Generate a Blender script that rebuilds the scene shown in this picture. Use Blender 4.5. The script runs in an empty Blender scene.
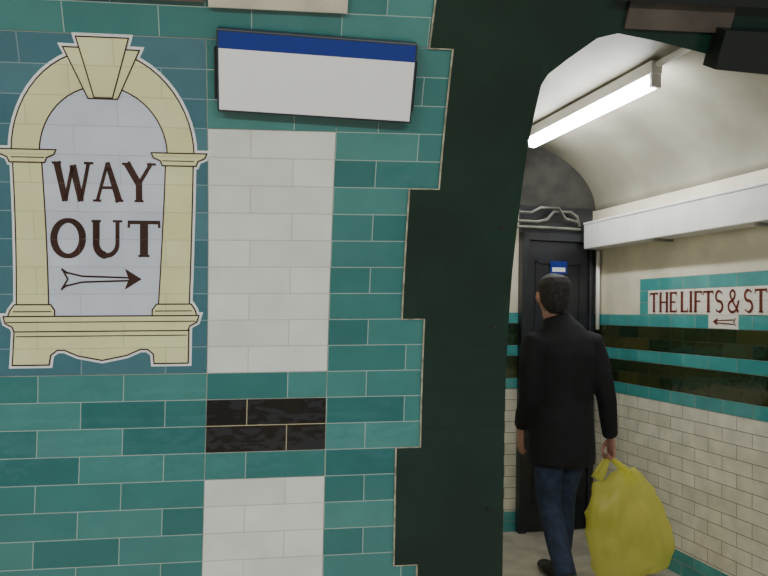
import bpy, bmesh, math, random
from mathutils import Vector, Matrix
random.seed(4)
D=bpy.data; SC=bpy.context.scene
def lin(c):
    o=[]
    for v in c:
        v=v/255.0
        o.append(v/12.92 if v<=0.04045 else ((v+0.055)/1.055)**2.4)
    return (o[0],o[1],o[2],1.0)
# ------------------------------------------------------------- materials
def base_mat(name):
    m=D.materials.new(name); m.use_nodes=True
    nt=m.node_tree; b=nt.nodes['Principled BSDF']
    return m,nt,b
def plain(name,c,rough=0.5,metal=0.0,noise=0.0,nscale=8.0,bump=0.0,c2=None,bscale=60,spec=None):
    m,nt,b=base_mat(name)
    b.inputs['Base Color'].default_value=lin(c)
    b.inputs['Roughness'].default_value=rough
    b.inputs['Metallic'].default_value=metal
    if spec is not None: b.inputs['Specular IOR Level'].default_value=spec
    tc=nt.nodes.new('ShaderNodeTexCoord')
    if noise>0:
        n=nt.nodes.new('ShaderNodeTexNoise'); n.inputs['Scale'].default_value=nscale
        n.inputs['Detail'].default_value=6
        nt.links.new(tc.outputs['Object'],n.inputs['Vector'])
        r=nt.nodes.new('ShaderNodeValToRGB')
        r.color_ramp.elements[0].position=0.38; r.color_ramp.elements[1].position=0.62
        r.color_ramp.elements[0].color=lin(c2 if c2 else tuple(v*(1-noise) for v in c))
        r.color_ramp.elements[1].color=lin(c)
        nt.links.new(n.outputs['Fac'],r.inputs['Fac'])
        nt.links.new(r.outputs['Color'],b.inputs['Base Color'])
    if bump>0:
        n2=nt.nodes.new('ShaderNodeTexNoise'); n2.inputs['Scale'].default_value=bscale
        nt.links.new(tc.outputs['Object'],n2.inputs['Vector'])
        bp=nt.nodes.new('ShaderNodeBump'); bp.inputs['Strength'].default_value=bump
        bp.inputs['Distance'].default_value=0.003
        nt.links.new(n2.outputs['Fac'],bp.inputs['Height'])
        nt.links.new(bp.outputs['Normal'],b.inputs['Normal'])
    return m
TW=0.2295; TH=0.0765
def tile(name,c1,c2,mortar,rough=0.08,ms=0.0013,dirt=0.0,grime=False):
    m,nt,b=base_mat(name)
    b.inputs['Specular IOR Level'].default_value=0.75
    uv=nt.nodes.new('ShaderNodeUVMap')
    br=nt.nodes.new('ShaderNodeTexBrick')
    br.offset=0.5; br.offset_frequency=2; br.squash=1.0
    br.inputs['Color1'].default_value=lin(c1); br.inputs['Color2'].default_value=lin(c2)
    br.inputs['Mortar'].default_value=lin(mortar)
    br.inputs['Scale'].default_value=1.0
    br.inputs['Mortar Size'].default_value=ms
    br.inputs['Mortar Smooth'].default_value=0.2
    br.inputs['Brick Width'].default_value=TW; br.inputs['Row Height'].default_value=TH
    nt.links.new(uv.outputs['UV'],br.inputs['Vector'])
    n=nt.nodes.new('ShaderNodeTexNoise'); n.inputs['Scale'].default_value=9; n.inputs['Detail'].default_value=5
    nt.links.new(uv.outputs['UV'],n.inputs['Vector'])
    mr=nt.nodes.new('ShaderNodeMapRange'); mr.inputs['From Min'].default_value=0.35; mr.inputs['From Max'].default_value=0.7
    mr.inputs['To Min'].default_value=1.0-0.08-dirt; mr.inputs['To Max'].default_value=1.03
    nt.links.new(n.outputs['Fac'],mr.inputs['Value'])
    mx=nt.nodes.new('ShaderNodeVectorMath'); mx.operation='SCALE'
    nt.links.new(br.outputs['Color'],mx.inputs[0]); nt.links.new(mr.outputs['Result'],mx.inputs['Scale'])
    out=mx.outputs['Vector']
    if grime:
        g1=nt.nodes.new('ShaderNodeTexNoise'); g1.inputs['Scale'].default_value=26; g1.inputs['Detail'].default_value=8; g1.inputs['Roughness'].default_value=0.75
        nt.links.new(uv.outputs['UV'],g1.inputs['Vector'])
        gr=nt.nodes.new('ShaderNodeMapRange'); gr.inputs['From Min'].default_value=0.60; gr.inputs['From Max'].default_value=0.72
        gr.inputs['To Min'].default_value=0.0; gr.inputs['To Max'].default_value=0.65
        nt.links.new(g1.outputs['Fac'],gr.inputs['Value'])
        mg=nt.nodes.new('ShaderNodeMix'); mg.data_type='RGBA'
        nt.links.new(gr.outputs['Result'],mg.inputs['Factor']); nt.links.new(out,mg.inputs['A'])
        mg.inputs['B'].default_value=lin((112,98,76))
        out=mg.outputs['Result']
    nt.links.new(out,b.inputs['Base Color'])
    rr=nt.nodes.new('ShaderNodeMapRange'); rr.inputs['To Min'].default_value=rough; rr.inputs['To Max'].default_value=0.8
    nt.links.new(br.outputs['Fac'],rr.inputs['Value']); nt.links.new(rr.outputs['Result'],b.inputs['Roughness'])
    n2=nt.nodes.new('ShaderNodeTexNoise'); n2.inputs['Scale'].default_value=14; n2.inputs['Detail'].default_value=2
    nt.links.new(uv.outputs['UV'],n2.inputs['Vector'])
    ma=nt.nodes.new('ShaderNodeMath'); ma.operation='MULTIPLY_ADD'
    ma.inputs[1].default_value=-1.0
    nt.links.new(br.outputs['Fac'],ma.inputs[0]); nt.links.new(n2.outputs['Fac'],ma.inputs[2])
    bp=nt.nodes.new('ShaderNodeBump'); bp.inputs['Strength'].default_value=0.5; bp.inputs['Distance'].default_value=0.004
    nt.links.new(ma.outputs['Value'],bp.inputs['Height']); nt.links.new(bp.outputs['Normal'],b.inputs['Normal'])
    return m
def emis(name,c,st):
    m,nt,b=base_mat(name)
    b.inputs['Base Color'].default_value=lin(c)
    b.inputs['Emission Color'].default_value=lin(c); b.inputs['Emission Strength'].default_value=st
    return m
GR=(160,182,172)
M={}
M['teal']=tile('tile_teal',(42,108,106),(72,136,130),GR)
M['white']=tile('tile_cream_white',(234,235,228),(222,225,216),(192,190,176))
M['black']=tile('tile_black',(16,14,12),(28,23,19),(190,180,140),rough=0.06)
M['blue']=tile('tile_slate_blue',(60,108,120),(76,122,132),(130,156,160))
M['yellow']=tile('tile_mural_yellow',(230,231,176),(224,225,166),(190,192,150),ms=0.0009)
M['pale']=tile('tile_mural_pale',(212,218,230),(206,213,226),(180,188,198),ms=0.0009)
M['mwhite']=tile('tile_mural_outline',(244,246,242),(240,242,240),(200,206,200),ms=0.0009)
M['brown']=tile('tile_mural_brown',(60,30,26),(54,28,24),(90,66,58),ms=0.0007)
M['p_teal']=tile('tile_passage_teal',(60,146,146),(82,166,162),(150,150,130),ms=0.002,dirt=0.08)
M['p_dark']=tile('tile_passage_dark',(24,44,26),(64,66,34),(16,20,14),ms=0.002,rough=0.07)
M['p_white']=tile('tile_passage_white',(240,235,216),(224,219,198),(132,120,98),ms=0.0024,dirt=0.1,rough=0.18,grime=True)
M['p_sign']=tile('tile_sign_white',(240,236,222),(236,232,218),(190,180,160),ms=0.0012)
M['grout']=plain('grout',(176,186,170),0.9,noise=0.15)
M['green']=plain('paint_dark_green',(15,46,35),0.25,noise=0.22,nscale=3,bump=0.12,bscale=40)
M['green2']=plain('paint_black_green',(20,26,22),0.45,noise=0.2)
M['lit_edge']=plain('lit_edge_pale',(180,176,150),0.9,noise=0.3,nscale=40)
M['plaster']=plain('painted_plaster_cream',(232,224,198),0.6,noise=0.08,nscale=4,bump=0.25,bscale=14)
M['ceil']=plain('painted_vault',(158,153,134),0.6,noise=0.16,nscale=2.2,bump=0.3,bscale=9)
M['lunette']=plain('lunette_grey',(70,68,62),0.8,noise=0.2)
M['floor']=plain('floor_concrete',(186,178,160),0.45,noise=0.2,nscale=5,bump=0.1)
M['trunk']=plain('trunking_white',(252,250,246),0.4,noise=0.04,nscale=6)
M['pipe']=plain('pipe_grey',(140,138,128),0.5,noise=0.2)
M['doorblk']=plain('door_grey_black',(40,41,46),0.3,noise=0.2)
M['metal']=plain('grey_metal',(150,150,146),0.35,metal=0.8)
M['signframe']=plain('sign_frame',(46,54,62),0.4)
M['signwhite']=plain('sign_enamel_white',(242,242,240),0.3)
M['signblue']=plain('sign_enamel_blue',(24,48,134),0.3)
M['creamblk']=plain('faience_cream',(206,200,176),0.25,noise=0.1)
M['brownled']=plain('moulding_brown',(86,78,68),0.5,noise=0.2)
M['tube']=emis('fluorescent_tube',(246,250,255),52)
M['tube2']=emis('fluorescent_tube_platform',(255,248,232),24)

# ------------------------------------------------------------- helpers
def link(ob,parent=None):
    SC.collection.objects.link(ob)
    if parent is not None: ob.parent=parent
    return ob
def empty(name,loc=(0,0,0),rz=0):
    e=D.objects.new(name,None); e.location=loc; e.rotation_euler=(0,0,rz); e.empty_display_size=0.1
    return link(e)
def bm_obj(name,bm,mat,parent=None,smooth=False):
    me=D.meshes.new(name); bm.to_mesh(me); bm.free()
    if mat is not None:
        for mm in (mat if isinstance(mat,(list,tuple)) else [mat]): me.materials.append(mm)
    if smooth:
        for p in me.polygons: p.use_smooth=True
    return link(D.objects.new(name,me),parent)
# tunnel (platform) wall: curved profile, courses follow the slight platform gradient
R=2.3; T0=1.1; AW=math.radians(7.6); W0=Vector((-0.503,2.165,0)); GRAD=0.025
wv=Vector((math.cos(AW),math.sin(AW),0)); wn=Vector((math.sin(AW),-math.cos(AW),0))
def PW(s,t,off):
    gz=GRAD*s if t>0.05 else 0.0
    if t<=T0: return W0+wv*s+wn*off+Vector((0,0,t+gz))
    a=(t-T0)/R
    return W0+wv*s+wn*(R*(1-math.cos(a))+off*math.cos(a))+Vector((0,0,T0+R*math.sin(a)-off*math.sin(a)+gz))
def UVL(s,t): return (s+20*TW,t-1.322+40*TH)
# passage
AP=math.radians(14.0)
C=Vector((1.53,5.45,0)); pv=Vector((math.cos(AP),math.sin(AP),0)); pq=Vector((math.sin(AP),-math.cos(AP),0))
WID=1.87
def RW(k,z,off): return C+pq*k-pv*off+Vector((0,0,z))
def BW(h,z,off): return C+pv*h+pq*off+Vector((0,0,z))
def LW(k,z,off): return C-pv*WID+pq*k+pv*off+Vector((0,0,z))
def UVR(s,t): return (s+20*TW,t-1.53+40*TH)

def flat2d(polys,step):
    bm=bmesh.new()
    for pts in polys:
        vs=[bm.verts.new((p[0],p[1],0)) for p in pts]
        try: bm.faces.new(vs)
        except ValueError: pass
    bmesh.ops.triangulate(bm,faces=bm.faces[:],ngon_method='EAR_CLIP')
    if step:
        ys=[v.co.y for v in bm.verts]; y=math.floor(min(ys)/step)*step+step
        while y<max(ys)-1e-5:
            bmesh.ops.bisect_plane(bm,geom=bm.verts[:]+bm.edges[:]+bm.faces[:],plane_co=(0,y,0),plane_no=(0,1,0),dist=1e-6)
            y+=step
    return bm
def sheet(name,polys,fn,off,mat,uvf,parent=None,step=None):
    bm=flat2d(polys,step)
    uvl=bm.loops.layers.uv.new('UVMap')
    for f in bm.faces:
        for l in f.loops: l[uvl].uv=uvf(l.vert.co.x,l.vert.co.y)
    for v in bm.verts: v.co=fn(v.co.x,v.co.y,off)
    return bm_obj(name,bm,mat,parent)
def slab(name,poly,fn,off0,off1,mat,parent=None,step=0.06,bevel=0):
    bm=flat2d([poly],step)
    bmesh.ops.remove_doubles(bm,verts=bm.verts[:],dist=1e-6)
    front=bm.verts[:]; ff=bm.faces[:]
    be=[e for e in bm.edges if len(e.link_faces)==1]
    bk={v:bm.verts.new(v.co) for v in front}
    for f in ff: bm.faces.new([bk[v] for v in reversed(f.verts)])
    for e in be:
        a,b=e.verts
        try: bm.faces.new([a,b,bk[b],bk[a]])
        except ValueError: pass
    co={v:v.co.copy() for v in bm.verts}
    for v in front: v.co=fn(co[v].x,co[v].y,off1)
    for v0,v in bk.items(): v.co=fn(co[v].x,co[v].y,off0)
    bmesh.ops.recalc_face_normals(bm,faces=bm.faces[:])
    return bm_obj(name,bm,mat,parent)
def rect(a,b,c,d): return [(a,c),(b,c),(b,d),(a,d)]
def box_pts(bm,pts8):
    v=[bm.verts.new(p) for p in pts8]
    for f in [(0,1,2,3),(7,6,5,4),(0,4,5,1),(1,5,6,2),(2,6,7,3),(3,7,4,0)]:
        bm.faces.new([v[i] for i in f])
def mbox(name,fn,a,b,c,d,o0,o1,mat,parent=None,bevel=0.0):
    bm=bmesh.new()
    box_pts(bm,[fn(a,c,o0),fn(b,c,o0),fn(b,d,o0),fn(a,d,o0),fn(a,c,o1),fn(b,c,o1),fn(b,d,o1),fn(a,d,o1)])
    bmesh.ops.recalc_face_normals(bm,faces=bm.faces[:])
    ob=bm_obj(name,bm,mat,parent)
    if bevel:
        md=ob.modifiers.new('b','BEVEL'); md.width=bevel; md.segments=2
    return ob
def tube_into(bm,pts,rads,side=(1,0,0),n=16):
    pts=[Vector(p) for p in pts]; side=Vector(side)
    rings=[]
    for i,p in enumerate(pts):
        t=(pts[min(i+1,len(pts)-1)]-pts[max(i-1,0)]).normalized()
        sv=side-t*side.dot(t)
        if sv.length<1e-3:
            sv=Vector((0,1,0))-t*t.y
        sv.normalize(); ov=t.cross(sv)
        r=rads[i] if isinstance(rads,(list,tuple)) else rads
        a,b=(r if isinstance(r,(list,tuple)) else (r,r))
        rings.append([bm.verts.new(p+sv*a*math.cos(2*math.pi*j/n)+ov*b*math.sin(2*math.pi*j/n)) for j in range(n)])
    for i in range(len(rings)-1):
        for j in range(n):
            bm.faces.new([rings[i][j],rings[i][(j+1)%n],rings[i+1][(j+1)%n],rings[i+1][j]])
    bm.faces.new(list(reversed(rings[0]))); bm.faces.new(rings[-1])
def tubes(name,lst,mat,parent=None,vox=None,sm=0,n=16):
    bm=bmesh.new()
    for it in lst:
        tube_into(bm,it[0],it[1],it[2] if len(it)>2 else (1,0,0),n)
    bmesh.ops.recalc_face_normals(bm,faces=bm.faces[:])
    ob=bm_obj(name,bm,mat,parent,smooth=True)
    if vox:
        m=ob.modifiers.new('r','REMESH'); m.mode='VOXEL'; m.voxel_size=vox; m.use_smooth_shade=True
        if sm:
            s=ob.modifiers.new('s','SMOOTH'); s.iterations=sm; s.factor=0.5
    return ob

# ------------------------------------------------------------- platform wall (left)
g=0.0012
wall_left=slab('wall_left',rect(-2.8,0.70,0,3.2),PW,-0.40,0.0,M['grout'])
ST=0.04
JA=0.557
teal=[rect(-2.8,-g,0,1.322-g), rect(-2.8,-0.64,1.322+g,2.2401-g), rect(-2.8,0.70,2.2401+g,3.2),
      rect(g,0.343-g,1.016+g,1.0925-g),rect(g,0.343-g,1.2455+g,1.322-g),rect(g,0.343-g,2.0105+g,2.2401-g),
      rect(0.343+g,0.70,0,2.2401-g)]
sheet('teal_tiles',teal,PW,0.002,M['teal'],UVL,wall_left,ST)
sheet('white_tiles',[rect(g,0.343-g,1.322+g,2.0105-g),rect(g,0.343-g,0,1.016-g)],PW,0.002,M['white'],UVL,wall_left,ST)
sheet('black_tiles',[rect(g,0.343-g,1.0925+g,1.2455-g)],PW,0.002,M['black'],UVL,wall_left,ST)
# green painted surround with toothed left edge and opening
left=[(0.62,0),(0.62,0.748),(0.551,0.748),(0.551,1.0925),(0.624,1.0925),(0.624,1.475),(JA,1.475),(JA,1.8575),
      (0.642,1.8575),(0.642,2.24),(0.578,2.24),(0.590,2.75),(0.590,3.2)]
opn=[(2.72,3.2),(2.72,2.16),(1.72,2.195),(1.45,2.24),(1.20,2.285),(1.09,2.30),(1.035,2.285),(0.96,2.225),(0.915,2.185),(0.900,2.155),(0.888,2.0),(0.881,1.6),(0.881,0)]
pillar=slab('steel_portal',left+opn,PW,-0.40,0.007,M['green'])
pier=slab('wall_front_right',rect(2.72,4.2,0,3.2),PW,-0.40,0.007,M['green'])
bd=[]
w=0.0024
for i in range(len(left)-2):
    (a,b),(c,d)=left[i],left[i+1]
    if b==d or a==c: bd.append(rect(min(a,c)-w,max(a,c)+w,min(b,d)-w*0.6,max(b,d)+w*0.6))
    else: bd.append([(a-w,b),(a+w,b),(c+w,d),(c-w,d)])
sheet('lit_edge_bead',bd,PW,0.0085,M['lit_edge'],UVL,pillar,ST)  # pale strip paints in the light on the portal's left-facing toothed edge
slab('soffit_panel',rect(1.10,1.40,2.315,2.39),PW,0.007,0.02,M['brownled'],pillar)
slab('header_duct',[(1.36,2.225),(2.7,2.15),(2.7,2.33),(1.36,2.33)],PW,0.0,0.07,M['green2'],pillar)
slab('header_duct_upper',rect(1.05,2.7,2.39,2.47),PW,0.0,0.05,M['green2'],pillar)
for i,tt in enumerate((0.9,1.45,1.75)):
    slab('bolt_%d'%i,[(0.835+0.006*math.cos(j*math.pi/4),tt+0.006*math.sin(j*math.pi/4)) for j in range(8)],PW,0.006,0.012,M['green2'],pillar)

# ------------------------------------------------------------- WAY OUT mural
YT=[(-60,2.47),(10,2.316),(40,2.2401),(68,2.1636),(96,2.087),(124,2.0105),(153,1.934),(181,1.8575),(209,1.781),(236,1.7045),(263,1.628),(290,1.5515),(317,1.475),(345,1.3985),(372,1.322),(400,1.2455)]
def MU(p):
    x,y=p
    y=y+0.034*(222-y)
    for (y0,t0),(y1,t1) in zip(YT,YT[1:]):
        if y<=y1 or y1==400:
            t=t0+(t1-t0)*(y-y0)/(y1-y0); break
    sc=360+(372-y)*0.12
    return ((x-206)/sc,t)
mural=empty('way_out_sign',PW(-0.3,1.322,0))
def msheet(name,polys,off,mat):
    ob=sheet(name,[[MU(p) for p in q] for q in polys],PW,off,mat,UVL,None,0.02)
    ob.parent=mural; ob.matrix_parent_inverse=Matrix.Translation(-mural.location)
    return ob
def area(p): return 0.5*sum(p[i][0]*p[(i+1)%len(p)][1]-p[(i+1)%len(p)][0]*p[i][1] for i in range(len(p)))
def grow(p,d):
    if area(p)<0: p=list(reversed(p))
    n=len(p); out=[]
    for i in range(n):
        a=Vector(p[i-1]); b=Vector(p[i]); c=Vector(p[(i+1)%n])
        e1=(b-a).normalized(); e2=(c-b).normalized()
        n1=Vector((e1.y,-e1.x)); n2=Vector((e2.y,-e2.x)); m=(n1+n2)
        if m.length<0.3: m=n1
        m.normalize(); k=d/max(0.5,m.dot(n1))
        out.append((b.x+m.x*k,b.y+m.y*k))
    return out
def arc(cx,cy,rx,ry,a0,a1,n=28):
    return [(cx+rx*math.cos(math.radians(a0+(a1-a0)*i/n)),cy-ry*math.sin(math.radians(a0+(a1-a0)*i/n))) for i in range(n+1)]
CX=102
arch=arc(CX,149,90,101,180,0)+arc(CX,149,63,67,0,180)
capL=[(-1,146),(55,146),(53,151),(46,154),(44,159),(10,159),(8,154),(1,151)]
capR=[(2*CX-x,y+1) for x,y in capL]
colL=[(13,159),(41,159),(48,304),(17,304)]
colR=[(2*CX-x,y+1) for x,y in colL]
basL=[(15,303),(50,303),(54,309),(54,316),(9,316),(11,309)]
basR=[(2*CX-x,y) for x,y in basL]
sill=[(5,315),(197,315),(195,322),(188,326),(186,331),(16,331),(14,326),(7,322)]
apron=[(16,330),(187,330),(187,366),(153,366),(152,356),(146,351),(139,351),(126,357),(102,362),(78,357),(65,351),(58,351),(52,356),(51,366),(16,366)]
keyO=[(66,46),(140,47),(117,94),(88,94)]
keyI=[(79,36),(130,36),(112,93),(94,93)]
parts=[arch,capL,capR,colL,colR,basL,basR,sill,apron,keyO,keyI]
sheet('mural_ground',[rect(-0.64,-g,1.322+g,2.2401-g)],PW,0.002,M['blue'],UVL,None,ST).parent=wall_left
msheet('mural_halo',[grow(p,3.2) for p in parts if p is not arch]+[arc(CX,149,93.5,104.5,180,0)+arc(CX,149,62,66,0,180)],0.0026,M['mwhite'])
msheet('mural_field',[arc(CX,149,64,68,180,0)+[(158,316),(46,316)]],0.0032,M['pale'])
def lay(i,ps):
    msheet('mural_line_%d'%i,[grow(p,0.7) for p in ps],0.0036+0.001*i,M['brown'])
    msheet('mural_yellow_%d'%i,[grow(p,-0.7) for p in ps],0.0040+0.001*i,M['yellow'])
lay(0,[arch,colL,colR]); lay(1,[apron,basL,basR,keyO]); lay(2,[sill,capL,capR,keyI])
def ribbon(pts,ws):
    out=[]; pts=[Vector(p) for p in pts]
    n=len(pts); L=[];Rr=[]
    for i,p in enumerate(pts):
        t=(pts[min(i+1,n-1)]-pts[max(i-1,0)]).normalized(); nn=Vector((-t.y,t.x))
        w_=ws[i] if isinstance(ws,(list,tuple)) else ws
        L.append(p+nn*w_/2); Rr.append(p-nn*w_/2)
    for i in range(n-1):
        out.append([tuple(L[i]),tuple(L[i+1]),tuple(Rr[i+1]),tuple(Rr[i])])
    return out
msheet('mural_mouldings',sum([ribbon(q,1.0) for q in [[(8,321),(194,321)],[(12,154),(44,154)],[(160,155),(192,155)],[(18,336),(185,336)],
    [(14,310),(51,310)],[(153,310),(190,310)]]],[]),0.0066,M['brown'])
k1,k2=0.20,0.11; SF=0.06
def circ(cx,cy,rx,ry,a0,a1,n=20): return [(cx+rx*math.cos(math.radians(a0+(a1-a0)*i/n)),cy+ry*math.sin(math.radians(a0+(a1-a0)*i/n))) for i in range(n+1)]
def serif(x,y,hw=0.14): return ([(x-hw,y),(x+hw,y)],SF)
GL={
'W':(1.18,[([(0.12,1),(0.36,0)],[k1,k1*.9]),([(0.36,0),(0.59,.92)],[k2,k2]),([(0.59,.92),(0.82,0)],[k1,k1*.9]),([(0.82,0),(1.06,1)],[k2,k2]),serif(.12,.975),serif(1.06,.975)]),
'A':(.98,[([(0.12,0),(0.48,1)],[k2,k2]),([(0.47,1),(0.86,0)],[k1*.8,k1*1.1]),([(0.24,.36),(0.74,.36)],.07),serif(.12,.025),serif(.86,.025)]),
'Y':(.94,[([(0.10,1),(0.47,.46)],[k1,k1]),([(0.86,1),(0.47,.46)],[k2,k2]),([(0.47,.5),(0.47,0)],[k1,k1]),serif(.10,.975),serif(.86,.975),serif(.47,.025)]),
'O':(.95,[(circ(.48,.5,.38,.46,0,360,36),[0.12+0.07*abs(math.cos(2*math.pi*i/36)) for i in range(37)])]),
'U':(.92,[([(.16,1),(.16,.38)]+circ(.47,.38,.31,.32,180,360)+[(.78,.4),(.78,1)],[k1]*12+[.13]*10+[k2*1.1]*3),serif(.16,.975),serif(.78,.975)]),
'T':(.86,[([(.43,1),(.43,0)],k1),([(.04,.95),(.82,.95)],.10),([(.06,1),(.05,.80)],.06),([(.80,1),(.81,.80)],.06),serif(.43,.025)]),
'H':(.92,[([(.16,1),(.16,0)],k1),([(.76,1),(.76,0)],k1),([(.16,.5),(.76,.5)],.08)]+[serif(a,b) for a in(.16,.76) for b in(.025,.975)]),
'E':(.76,[([(.16,1),(.16,0)],k1),([(.05,.96),(.68,.96)],.09),([(.16,.5),(.58,.5)],.08),([(.05,.04),(.70,.04)],.09),([(.67,1),(.67,.82)],.06),([(.69,0),(.69,.2)],.06)]),
'L':(.72,[([(.16,1),(.16,0)],k1),([(.05,.04),(.68,.04)],.09),([(.67,0),(.67,.22)],.06),serif(.16,.975)]),
'I':(.36,[([(.17,1),(.17,0)],k1),serif(.17,.975),serif(.17,.025)]),
'F':(.72,[([(.16,1),(.16,0)],k1),([(.05,.96),(.68,.96)],.09),([(.16,.52),(.56,.52)],.08),([(.67,1),(.67,.8)],.06),serif(.16,.025)]),
'S':(.70,[(circ(.35,.73,.24,.23,30,270,14)+circ(.35,.26,.26,.24,90,-150,14),[.08]*4+[.14]*22+[.08]*4)]),
'R':(.84,[([(.16,1),(.16,0)],k1),([(.16,.96)]+circ(.44,.72,.25,.24,90,-90,12)+[(.16,.48)],.11),([(.42,.48),(.78,0)],k1),serif(.16,.025)]),
'&':(.95,[([(.86,.52),(.70,.12)]+circ(.42,.26,.30,.25,-40,-250,14)+[(.52,.62)]+circ(.42,.80,.17,.17,-30,210,12)+[(.30,.66),(.84,0)],.12)]),
' ':(.14,[])}
def textpolys(txt,x0,y0,h,ws=1.0,track=0.0):
    out=[];x=x0
    for ch in txt:
        adv,st=GL[ch]
        for pts,w_ in st:
            for q in ribbon(pts,w_): out.append([(x+a*h*ws,y0+b*h) for a,b in q])
        x+=(adv+track)*h*ws
    return out,x
def mtext(ch,x0,x1,y0,y1):
    adv,st=GL[ch]; P=[]
    xs=[a for pts,_ in st for a,b in pts]; lo,hi=min(xs)-.08,max(xs)+.08
    for pts,w_ in st:
        for q in ribbon(pts,w_):
            P.append([(x0+(a-lo)/(hi-lo)*(x1-x0),y1-b*(y1-y0)) for a,b in q])
    return P
LP=mtext('W',48,94,158,198)+mtext('A',88,123,158,198)+mtext('Y',117,156,158,198)
LP+=mtext('O',49,83,216,255)+mtext('U',86,122,217,255)+mtext('T',122,160,217,254)
msheet('lettering',LP,0.0045,M['brown'])
AR=ribbon([(64,270),(80,274),(126,275.5)],1.8)+ribbon([(64,284),(80,280),(126,278.5)],1.8)+ribbon([(60,266),(66,277),(60,288)],[2,2,2])+ribbon([(60,267),(66,271)],2)+ribbon([(60,287),(66,283)],2)
AR+=[[(122,266),(139,277),(126,277)],[(122,288),(126,277),(139,277)]]
msheet('arrow',AR,0.0045,M['brown'])

# ------------------------------------------------------------- station name board (blank)
sb=empty('station_sign_board',PW(0.26,2.1,0))
def onwall(ob,e):
    ob.parent=e; ob.matrix_parent_inverse=Matrix.Translation(-Vector(e.location)); return ob
S0,S1,B0,B1=0.030,0.540,2.064,2.274
def SBW(s,t,off): return PW(s,t,off)+Vector((0,0,-0.035*s))
onwall(mbox('casing',SBW,S0,S1,B0,B1,0.006,0.042,M['signframe'],None,0.003),sb)
onwall(mbox('face_white',SBW,S0+.005,S1-.005,B0+.006,B1-.048,0.040,0.0445,M['signwhite']),sb)
onwall(mbox('band_blue',SBW,S0+.005,S1-.005,B1-.0475,B1-.006,0.040,0.0445,M['signblue']),sb)
onwall(mbox('bracket_left',SBW,S0-.008,S0+.002,B0+.03,B0+.16,0.002,0.025,M['green2']),sb)
onwall(mbox('bracket_right',SBW,S1-.002,S1+.006,B0+.03,B0+.16,0.002,0.025,M['green2']),sb)
slab('trim_1',rect(0.01,0.355,2.320,2.60),PW,0.0,0.022,M['creamblk'])
slab('trim_2',rect(-0.52,0.0,2.330,2.45),PW,0.0,0.02,M['brownled'])

# ------------------------------------------------------------- passage shell
KM=2.66
wall_right=mbox('wall_right',RW,-0.15,KM,0,2.285,-0.15,0.0,M['plaster'])
def bands(prefix,fn,a,b,parent,cuts=None,zt=1.53):
    z=zt
    L=[('p_teal',1),('p_dark',2),('p_teal',1),('p_dark',2),('p_teal',1)]
    segs=cuts if cuts else [(a,b)]
    g2=0.001
    for i,(mm,n) in enumerate(L):
        sheet('%s_band_%d'%(prefix,i),[rect(p,q,z-n*TH+g2,z-g2) for p,q in segs],fn,0.006,M[mm],UVR,parent)
        z-=n*TH
    sheet(prefix+'_white_tiles',[rect(p,q,0.14,z-g2) for p,q in segs],fn,0.006,M['p_white'],UVR,parent)
    sheet(prefix+'_skirting',[rect(p,q,0.0,0.14) for p,q in segs],fn,0.007,M['p_teal'],UVR,parent)
bands('right',RW,0,KM,wall_right)
wall_back=mbox('wall_back',BW,-WID-.15,0.0,0,2.285,-0.15,0.0,M['plaster'])
bands('back',BW,0,0,wall_back,[(-WID,-0.60),(-0.035,0)])
wall_pl=mbox('wall_passage_left',LW,-0.15,2.44,0,2.285,-0.15,0.0,M['plaster'])
bands('left',LW,0,2.42,wall_pl)
# vault
bm=bmesh.new(); N=36; a_=WID/2; rise=0.52; SPR=2.28
def vp(i,k,dr):
    th=math.pi*i/N
    m=a_-(a_+dr)*math.cos(th)
    return C-pv*m+pq*k+Vector((0,0,SPR+(rise+dr)*math.sin(th)))
KS=[-0.15]+[0.2*i for i in range(0,14)]
grid=[[[bm.verts.new(vp(i,k,dr)) for i in range(N+1)] for k in KS] for dr in (0,0.12)]
for d in range(2):
    for a in range(len(KS)-1):
        for i in range(N):
            bm.faces.new([grid[d][a][i],grid[d][a][i+1],grid[d][a+1][i+1],grid[d][a+1][i]])
for a in (0,len(KS)-1):
    for i in range(N): bm.faces.new([grid[0][a][i],grid[0][a][i+1],grid[1][a][i+1],grid[1][a][i]])
for i in (0,N):
    for a in range(len(KS)-1): bm.faces.new([grid[0][a][i],grid[0][a+1][i],grid[1][a+1][i],grid[1][a][i]])
bmesh.ops.recalc_face_normals(bm,faces=bm.faces[:])
ceiling=bm_obj('ceiling',bm,M['ceil'],smooth=True)
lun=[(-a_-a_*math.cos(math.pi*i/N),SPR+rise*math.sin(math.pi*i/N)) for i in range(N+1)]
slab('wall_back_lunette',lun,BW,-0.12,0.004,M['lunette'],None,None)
bm=bmesh.new()
box_pts(bm,[Vector(p) for p in [(-4.5,-3.5,-.1),(4.5,-3.5,-.1),(4.5,6.6,-.1),(-4.5,6.6,-.1),(-4.5,-3.5,0),(4.5,-3.5,0),(4.5,6.6,0),(-4.5,6.6,0)]])
bmesh.ops.recalc_face_normals(bm,faces=bm.faces[:]); bm_obj('floor',bm,M['floor'])

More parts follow.
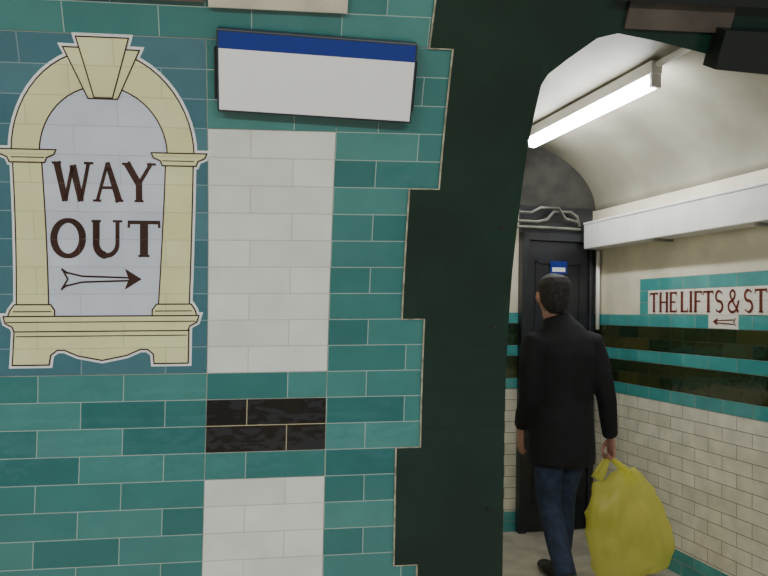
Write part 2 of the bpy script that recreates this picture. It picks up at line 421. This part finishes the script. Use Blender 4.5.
# direction sign tiled in right wall
ds=empty('lifts_direction_sign',RW(1.3,1.53,0))
def ons(ob): ob.parent=ds; ob.matrix_parent_inverse=Matrix.Translation(-Vector(ds.location)); return ob
Z0=1.53
ons(sheet('teal_border',[rect(0.588,2.30,Z0,Z0+3*TH)],RW,0.006,M['p_teal'],UVR))
ons(sheet('white_panel',[rect(0.68,2.20,Z0+.004,Z0+2*TH)],RW,0.0075,M['p_sign'],UVR))
ons(sheet('arrow_panel',[rect(1.264,1.505,Z0-TH+.002,Z0+.004)],RW,0.0080,M['p_sign'],UVR))
M['signtext']=plain('sign_text_brown',(104,36,26),0.4)
tp,xe=textpolys('THE LIFTS & ST',0,0,1,1,0.04)
wsc=1.02/xe/0.122
tp,xe=textpolys('THE LIFTS & STAIRS',0.70,Z0+.016,0.122,wsc,0.04)
ons(sheet('text',tp,RW,0.0095,M['signtext'],UVR))
zc=Z0-TH/2+.002
ar=ribbon([(1.33,zc+.006),(1.47,zc+.012)],.006)+ribbon([(1.33,zc-.006),(1.47,zc-.012)],.006)+ribbon([(1.485,zc+.022),(1.47,zc),(1.485,zc-.022)],.006)
ar+=[[(1.30,zc),(1.345,zc+.022),(1.335,zc)],[(1.30,zc),(1.335,zc),(1.345,zc-.022)]]
ons(sheet('arrow',ar,RW,0.0100,M['signtext'],UVR))

# cable trunking on the right wall
ct=empty('cable_trunking',RW(1,2.1,0))
def onc(ob): ob.parent=ct; ob.matrix_parent_inverse=Matrix.Translation(-Vector(ct.location)); return ob
onc(mbox('trunk',RW,0.09,KM-.02,1.99,2.175,0.001,0.14,M['trunk'],None,0.006))
onc(mbox('lid_lip',RW,0.09,KM-.02,2.162,2.178,0.001,0.145,M['trunk'],None,0.003))
for i,kk in enumerate((0.9,1.75,2.5)):
    onc(mbox('bracket_%d'%i,RW,kk,kk+0.03,1.975,1.99,0.001,0.12,M['metal']))
tubes('conduit_pipe',[([RW(0.10,1.42,0.03),RW(0.10,1.7,0.03),RW(0.10,1.98,0.03)],0.014)],M['trunk'])

# door
door=empty('door_1',BW(-0.3,0,0))
def ond(ob): ob.parent=door; ob.matrix_parent_inverse=Matrix.Translation(-Vector(door.location)); return ob
ond(mbox('leaf',BW,-0.545,-0.075,0.01,2.04,0.01,0.045,M['doorblk'],None,0.003))
ond(mbox('frame_left',BW,-0.60,-0.545,0,2.10,0.0,0.07,M['doorblk'],None,0.004))
ond(mbox('frame_right',BW,-0.075,-0.035,0,2.10,0.0,0.07,M['doorblk'],None,0.004))
ond(mbox('frame_top',BW,-0.60,-0.035,2.04,2.10,0.0,0.07,M['doorblk'],None,0.004))
ond(mbox('overdoor_panel',BW,-0.60,-0.035,2.10,2.29,0.0,0.03,M['doorblk']))
for i,(a,b) in enumerate(((0.2,0.95),(1.1,1.9))):
    for j,(p,q,r,s) in enumerate(((-.49,-.47,a,b),(-.15,-.13,a,b),(-.49,-.13,a,a+.02),(-.49,-.13,b-.02,b))):
        ond(mbox('panel_%d_%d'%(i,j),BW,p,q,r,s,0.045,0.055,M['doorblk']))
ond(tubes('handle',[([BW(-.50,1.0,.045),BW(-.50,1.0,.09),BW(-.42,1.0,.09)],0.009)],M['metal']))
nb=empty('safety_notice',BW(-.29,1.84,.05))
o=mbox('plate_blue',BW,-.38,-.25,1.81,1.90,.0555,.058,M['signblue']);o.parent=nb;o.matrix_parent_inverse=Matrix.Translation(-Vector(nb.location))
o=mbox('plate_text',BW,-.365,-.265,1.825,1.855,.058,.059,M['signwhite']);o.parent=nb;o.matrix_parent_inverse=Matrix.Translation(-Vector(nb.location))
pp=[([BW(-.95,2.17,.08),BW(-.5,2.17,.08),BW(-.42,2.19,.08),BW(-.37,2.25,.08),BW(-.24,2.25,.08),BW(-.19,2.22,.08),BW(-.17,2.15,.08)],.011),
    ([BW(-.95,2.23,.10),BW(-.55,2.23,.10),BW(-.48,2.27,.10),BW(-.34,2.27,.10),BW(-.29,2.2,.10),BW(-.19,2.18,.10)],.009),
    ([BW(-.75,2.13,.09),BW(-.3,2.13,.09),BW(-.17,2.13,.09)],.010)]
tubes('pipework',pp,M['pipe'],n=10)

# fluorescent fitting on vault
fl=empty('fluorescent_light',C-pv*.652+pq*1.0+Vector((0,0,2.7)))
def FL(k,z,off): return C-pv*(0.652-off)+pq*k+Vector((0,0,z))
def onf(ob): ob.parent=fl; ob.matrix_parent_inverse=Matrix.Translation(-Vector(fl.location)); return ob
onf(mbox('batten',FL,0.30,1.72,2.70,2.765,-.03,.03,M['trunk'],None,.004))
onf(tubes('tube',[([FL(.33,2.665,0),FL(1.0,2.665,0),FL(1.69,2.665,0)],.034)],M['tube']))
for i,k in enumerate((.315,1.705)): onf(mbox('end_cap_%d'%i,FL,k-.010,k+.010,2.635,2.705,-.026,.026,M['trunk']))
tubes('ceiling_conduit',[([FL(1.73,2.745,0),FL(2.2,2.745,0),FL(2.60,2.745,0)],.016)],M['trunk'])

# platform fluorescent fittings on floor-standing posts (behind the viewpoint)
def platform_light(x,y,z,L):
    e=empty('platform_light',(x,y,z))
    bm=bmesh.new(); tube_into(bm,[(-L/2,0,0),(0,0,0),(L/2,0,0)],0.022,(0,1,0)); bm_obj('tube',bm,M['tube2'],e,True)
    bm=bmesh.new(); box_pts(bm,[Vector(p) for p in [(-L/2-.03,-.06,.03),(L/2+.03,-.06,.03),(L/2+.03,.06,.03),(-L/2-.03,.06,.03),(-L/2-.03,-.06,.09),(L/2+.03,-.06,.09),(L/2+.03,.06,.09),(-L/2-.03,.06,.09)]])
    bmesh.ops.recalc_face_normals(bm,faces=bm.faces[:]); bm_obj('batten',bm,M['trunk'],e)
    tubes('post',[([(0,-.09,-z),(0,-.09,-z/2),(0,-.09,.06)],.022),([(0,-.09,.06),(0,-.05,.06)],.022),([(0,-.09,-z),(0,-.09,-z+.015)],.12)],M['metal'],e)
    ld=D.lights.new('platform_area','AREA'); ld.shape='RECTANGLE'; ld.size=L; ld.size_y=0.12; ld.energy=46; ld.color=(1,.985,.95)
    lo=D.objects.new('glow',ld); lo.location=(0,0,-.03); lo.rotation_euler=(math.radians(50),0,0); link(lo,e)
platform_light(-1.2,-1.3,2.55,1.5); platform_light(1.2,-1.3,2.55,1.5)

# ------------------------------------------------------------- person
M['coat']=plain('coat_black',(20,20,24),0.85,noise=0.3,nscale=14,bump=0.4,bscale=12)
M['jeans']=plain('denim_blue',(46,58,82),0.85,noise=0.25,nscale=20,bump=0.3,bscale=25)
M['hair']=plain('hair_dark',(52,46,44),0.7,noise=0.5,nscale=60,bump=0.8,bscale=120)
M['skin']=plain('skin',(180,132,110),0.5,noise=0.08)
M['shoe']=plain('shoe_black',(18,17,17),0.5)
M['eye']=plain('eye_white',(230,230,225),0.2); M['iris']=plain('eye_iris',(50,34,24),0.2); M['lip']=plain('lips',(160,88,80),0.5)
P=empty('person',(1.0,4.2,0),AP); P.scale=(1,1,0.985)
tubes('coat',[
 ([(0,-.01,.695),(0,-.01,.71),(0,-.01,.80),(0,-.005,.95),(0,0,1.08),(0,-.005,1.2),(0,-.01,1.32),(-.005,-.012,1.40),(-.015,-.01,1.455),(-.03,0,1.50),(-.04,.005,1.535)],
  [(.175,.13),(.195,.15),(.192,.15),(.183,.145),(.176,.138),(.182,.14),(.192,.14),(.180,.122),(.125,.10),(.084,.087),(.078,.08)]),
 ([(.11,-.01,1.40),(.172,-.01,1.385),(.212,-.02,1.28),(.236,-.04,1.15),(.256,-.045,1.06),(.282,-.02,.95),(.305,.0,.855),(.308,.002,.845)],[.06,.074,.066,.059,.055,.050,.044,.04],(0,1,0)),
 ([(-.11,-.01,1.40),(-.168,-.01,1.385),(-.195,-.02,1.28),(-.205,-.03,1.15),(-.205,-.02,1.06),(-.195,.06,.97),(-.175,.13,.90),(-.174,.135,.892)],[.06,.074,.066,.059,.055,.050,.044,.04],(0,1,0)),
],M['coat'],P,0.011,5,24)
tubes('jeans',[
 ([(0,0,1.0),(0,0,.92),(0,0,.84),(0,0,.79)],[(.15,.115),(.16,.125),(.155,.12),(.10,.08)]),
 ([(.08,0,.90),(.083,.05,.72),(.080,.10,.52),(.077,.10,.46),(.070,.10,.30),(.065,.115,.12),(.065,.118,.09)],[.092,.086,.066,.062,.062,.055,.055]),
 ([(-.08,0,.90),(-.085,-.02,.72),(-.095,-.05,.52),(-.098,-.08,.46),(-.11,-.19,.32),(-.125,-.31,.20),(-.127,-.33,.18)],[.092,.086,.066,.062,.061,.054,.054]),
],M['jeans'],P,0.011,4,20)
tubes('shoes',[
 ([(.065,.06,.045),(.065,.10,.055),(.065,.17,.052),(.065,.25,.038),(.065,.33,.032),(.065,.36,.028)],[(.03,.03),(.042,.052),(.044,.05),(.05,.036),(.042,.028),(.02,.016)]),
 ([(.065,.115,.05),(.065,.115,.13)],[.045,.043]),
 ([(-.125,-.395,.185),(-.127,-.37,.165),(-.13,-.32,.125),(-.133,-.25,.06),(-.135,-.18,.033),(-.135,-.145,.028)],[(.028,.026),(.04,.046),(.043,.046),(.048,.036),(.042,.028),(.02,.016)]),
 ([(-.125,-.35,.15),(-.125,-.32,.21)],[.042,.042]),
],M['shoe'],P,0.008,3,16)
hx=-.06
tubes('head',[
 ([(hx*.6,0,1.46),(hx*.8,.005,1.51),(hx,.012,1.56)],[.060,.056,.054]),
 ([(hx,.045,1.535),(hx,.045,1.55),(hx,.03,1.58),(hx,.02,1.62),(hx,.012,1.66),(hx,.006,1.70),(hx,.0,1.73),(hx,-.004,1.75),(hx,-.004,1.757)],
  [(.02,.018),(.036,.04),(.056,.068),(.068,.088),(.074,.096),(.073,.094),(.058,.076),(.032,.045),(.012,.015)]),
 ([(hx,.105,1.665),(hx,.116,1.64),(hx,.130,1.622),(hx,.112,1.612)],[.008,.010,.014,.010]),
 ([(hx-.078,.005,1.61),(hx-.090,.0,1.635),(hx-.088,-.004,1.665)],[(.012,.014),(.012,.020),(.009,.018)],),
 ([(hx+.078,.005,1.61),(hx+.090,.0,1.635),(hx+.088,-.004,1.665)],[(.012,.014),(.012,.020),(.009,.018)],),
],M['skin'],P,0.0055,2,20)
for sx in (-1,1):
    tubes('eye_white',[([(hx+sx*.03,.095,1.652),(hx+sx*.03,.1,1.652),(hx+sx*.03,.107,1.652)],[(.010,.005),(.013,.008),(.005,.004)])],M['eye'],P)
    tubes('eye_iris',[([(hx+sx*.03,.104,1.652),(hx+sx*.03,.1085,1.652)],[.006,.004])],M['iris'],P)
    tubes('eyebrow',[([(hx+sx*.015,.108,1.672),(hx+sx*.03,.107,1.677),(hx+sx*.048,.097,1.672)],[.003,.004,.002])],M['hair'],P)
tubes('lips',[([(hx-.024,.098,1.588),(hx,.110,1.589),(hx+.024,.098,1.588)],[.002,.006,.002],(0,1,0))],M['lip'],P)
tubes('hair',[
 ([(hx,-.045,1.545),(hx,-.045,1.57),(hx,-.035,1.61),(hx,-.025,1.66),(hx,-.018,1.70),(hx,-.010,1.735),(hx,-.008,1.758),(hx,-.008,1.772)],
  [(.035,.03),(.060,.052),(.080,.075),(.091,.09),(.092,.098),(.080,.094),(.054,.065),(.018,.025)]),
],M['hair'],P,0.006,2,24)
def hand(name,ox,oy,oz,sgn,curl):
    L=[([(ox,oy,oz+.07),(ox+.002*sgn,oy,oz+.04),(ox+.004*sgn,oy,oz),(ox+.004*sgn,oy,oz-.028)],[(.024,.018),(.034,.015),(.040,.015),(.038,.013)],(0,1,0))]
    for i,(dy,ln) in enumerate(((.029,.95),(.010,1.05),(-.010,1.0),(-.029,.8))):
        y=oy+dy; x=ox+.004*sgn; z=oz-.025
        if curl:
            pts=[(x,y,z),(x+.002*sgn,y,z-.036*ln),(x-.018*sgn,y,z-.052*ln),(x-.034*sgn,y,z-.038*ln),(x-.030*sgn,y,z-.018*ln)]
        else:
            pts=[(x,y,z),(x-.002*sgn,y,z-.036*ln),(x-.010*sgn,y+.002,z-.062*ln),(x-.022*sgn,y+.004,z-.080*ln)]
        L.append((pts,[.0095,.0092,.0085,.008,.006][:len(pts)],(0,1,0)))
    if curl: tp_=[(ox,oy+.028,oz+.025),(ox-.014*sgn,oy+.046,oz-.004),(ox-.030*sgn,oy+.040,oz-.030),(ox-.036*sgn,oy+.022,oz-.042)]
    else: tp_=[(ox,oy+.028,oz+.025),(ox-.010*sgn,oy+.048,oz),(ox-.014*sgn,oy+.056,oz-.028),(ox-.016*sgn,oy+.056,oz-.045)]
    L.append((tp_,[.014,.0115,.010,.007],(0,1,0)))
    tubes(name,L,M['skin'],P,0.0035,1,12)
hand('right_hand',.311,.003,.79,1,True)
hand('left_hand',-.172,.15,.835,-1,False)

# ------------------------------------------------------------- carrier bag
m,nt,b=base_mat('yellow_plastic'); b.inputs['Base Color'].default_value=lin((238,234,100)); b.inputs['Roughness'].default_value=0.3
tr=nt.nodes.new('ShaderNodeBsdfTranslucent'); tr.inputs['Color'].default_value=lin((246,242,130))
mx=nt.nodes.new('ShaderNodeMixShader'); mx.inputs[0].default_value=0.45
tp2=nt.nodes.new('ShaderNodeBsdfTransparent'); mx2=nt.nodes.new('ShaderNodeMixShader'); mx2.inputs[0].default_value=0.38
nt.links.new(b.outputs[0],mx.inputs[1]); nt.links.new(tr.outputs[0],mx.inputs[2])
nt.links.new(mx.outputs[0],mx2.inputs[1]); nt.links.new(tp2.outputs[0],mx2.inputs[2]); nt.links.new(mx2.outputs[0],nt.nodes['Material Output'].inputs[0])
M['bag']=m
B=empty('carrier_bag',(1.0,4.2,-0.005),AP)
hc=(.298,.003,.722)
bm=bmesh.new()
tube_into(bm,[(.345,0,.62),(.35,0,.605),(.365,0,.53),(.395,0,.41),(.435,0,.27),(.470,0,.13),(.485,0,.065),(.485,0,.045)],
  [(.13,.02),(.15,.035),(.19,.075),(.235,.095),(.265,.105),(.260,.10),(.21,.08),(.10,.04)],(1,0,-.15),48)
bmesh.ops.subdivide_edges(bm,edges=bm.edges[:],cuts=2,use_grid_fill=True)
bmesh.ops.recalc_face_normals(bm,faces=bm.faces[:])
bo=bm_obj('bag_body',bm,M['bag'],B,True)
tx=D.textures.new('crumple','CLOUDS'); tx.noise_scale=0.11; tx.noise_depth=3
dm=bo.modifiers.new('d','DISPLACE'); dm.texture=tx; dm.strength=0.075; dm.mid_level=0.5; dm.texture_coords='LOCAL'
for i,dy in enumerate((-.022,.022)):
    tubes('handle_%d'%i,[([(.225,dy,.60),(.258,dy,.66),(hc[0]-.004,dy*.6+hc[1],hc[2]),(hc[0]+.006,dy*.6+hc[1],hc[2]),(.385,dy,.66),(.45,dy,.58)],[(.004,.03),(.004,.02),(.006,.010),(.006,.010),(.004,.02),(.004,.03)],(0,1,0))],M['bag'],B,n=10)

# ------------------------------------------------------------- world, camera
w_=D.worlds.new('world'); w_.use_nodes=True; SC.world=w_
w_.node_tree.nodes['Background'].inputs[0].default_value=(0.92,0.96,1.0,1); w_.node_tree.nodes['Background'].inputs[1].default_value=0.45
cd=D.cameras.new('camera'); cd.lens=35.16; cd.sensor_width=36; cd.clip_start=0.02
cam=D.objects.new('camera',cd); link(cam)
cam.matrix_world=Matrix.Translation((0,0,1.5))@Matrix.Rotation(math.radians(92.0),4,'X')@Matrix.Rotation(math.radians(1.1),4,'Z')
SC.camera=cam
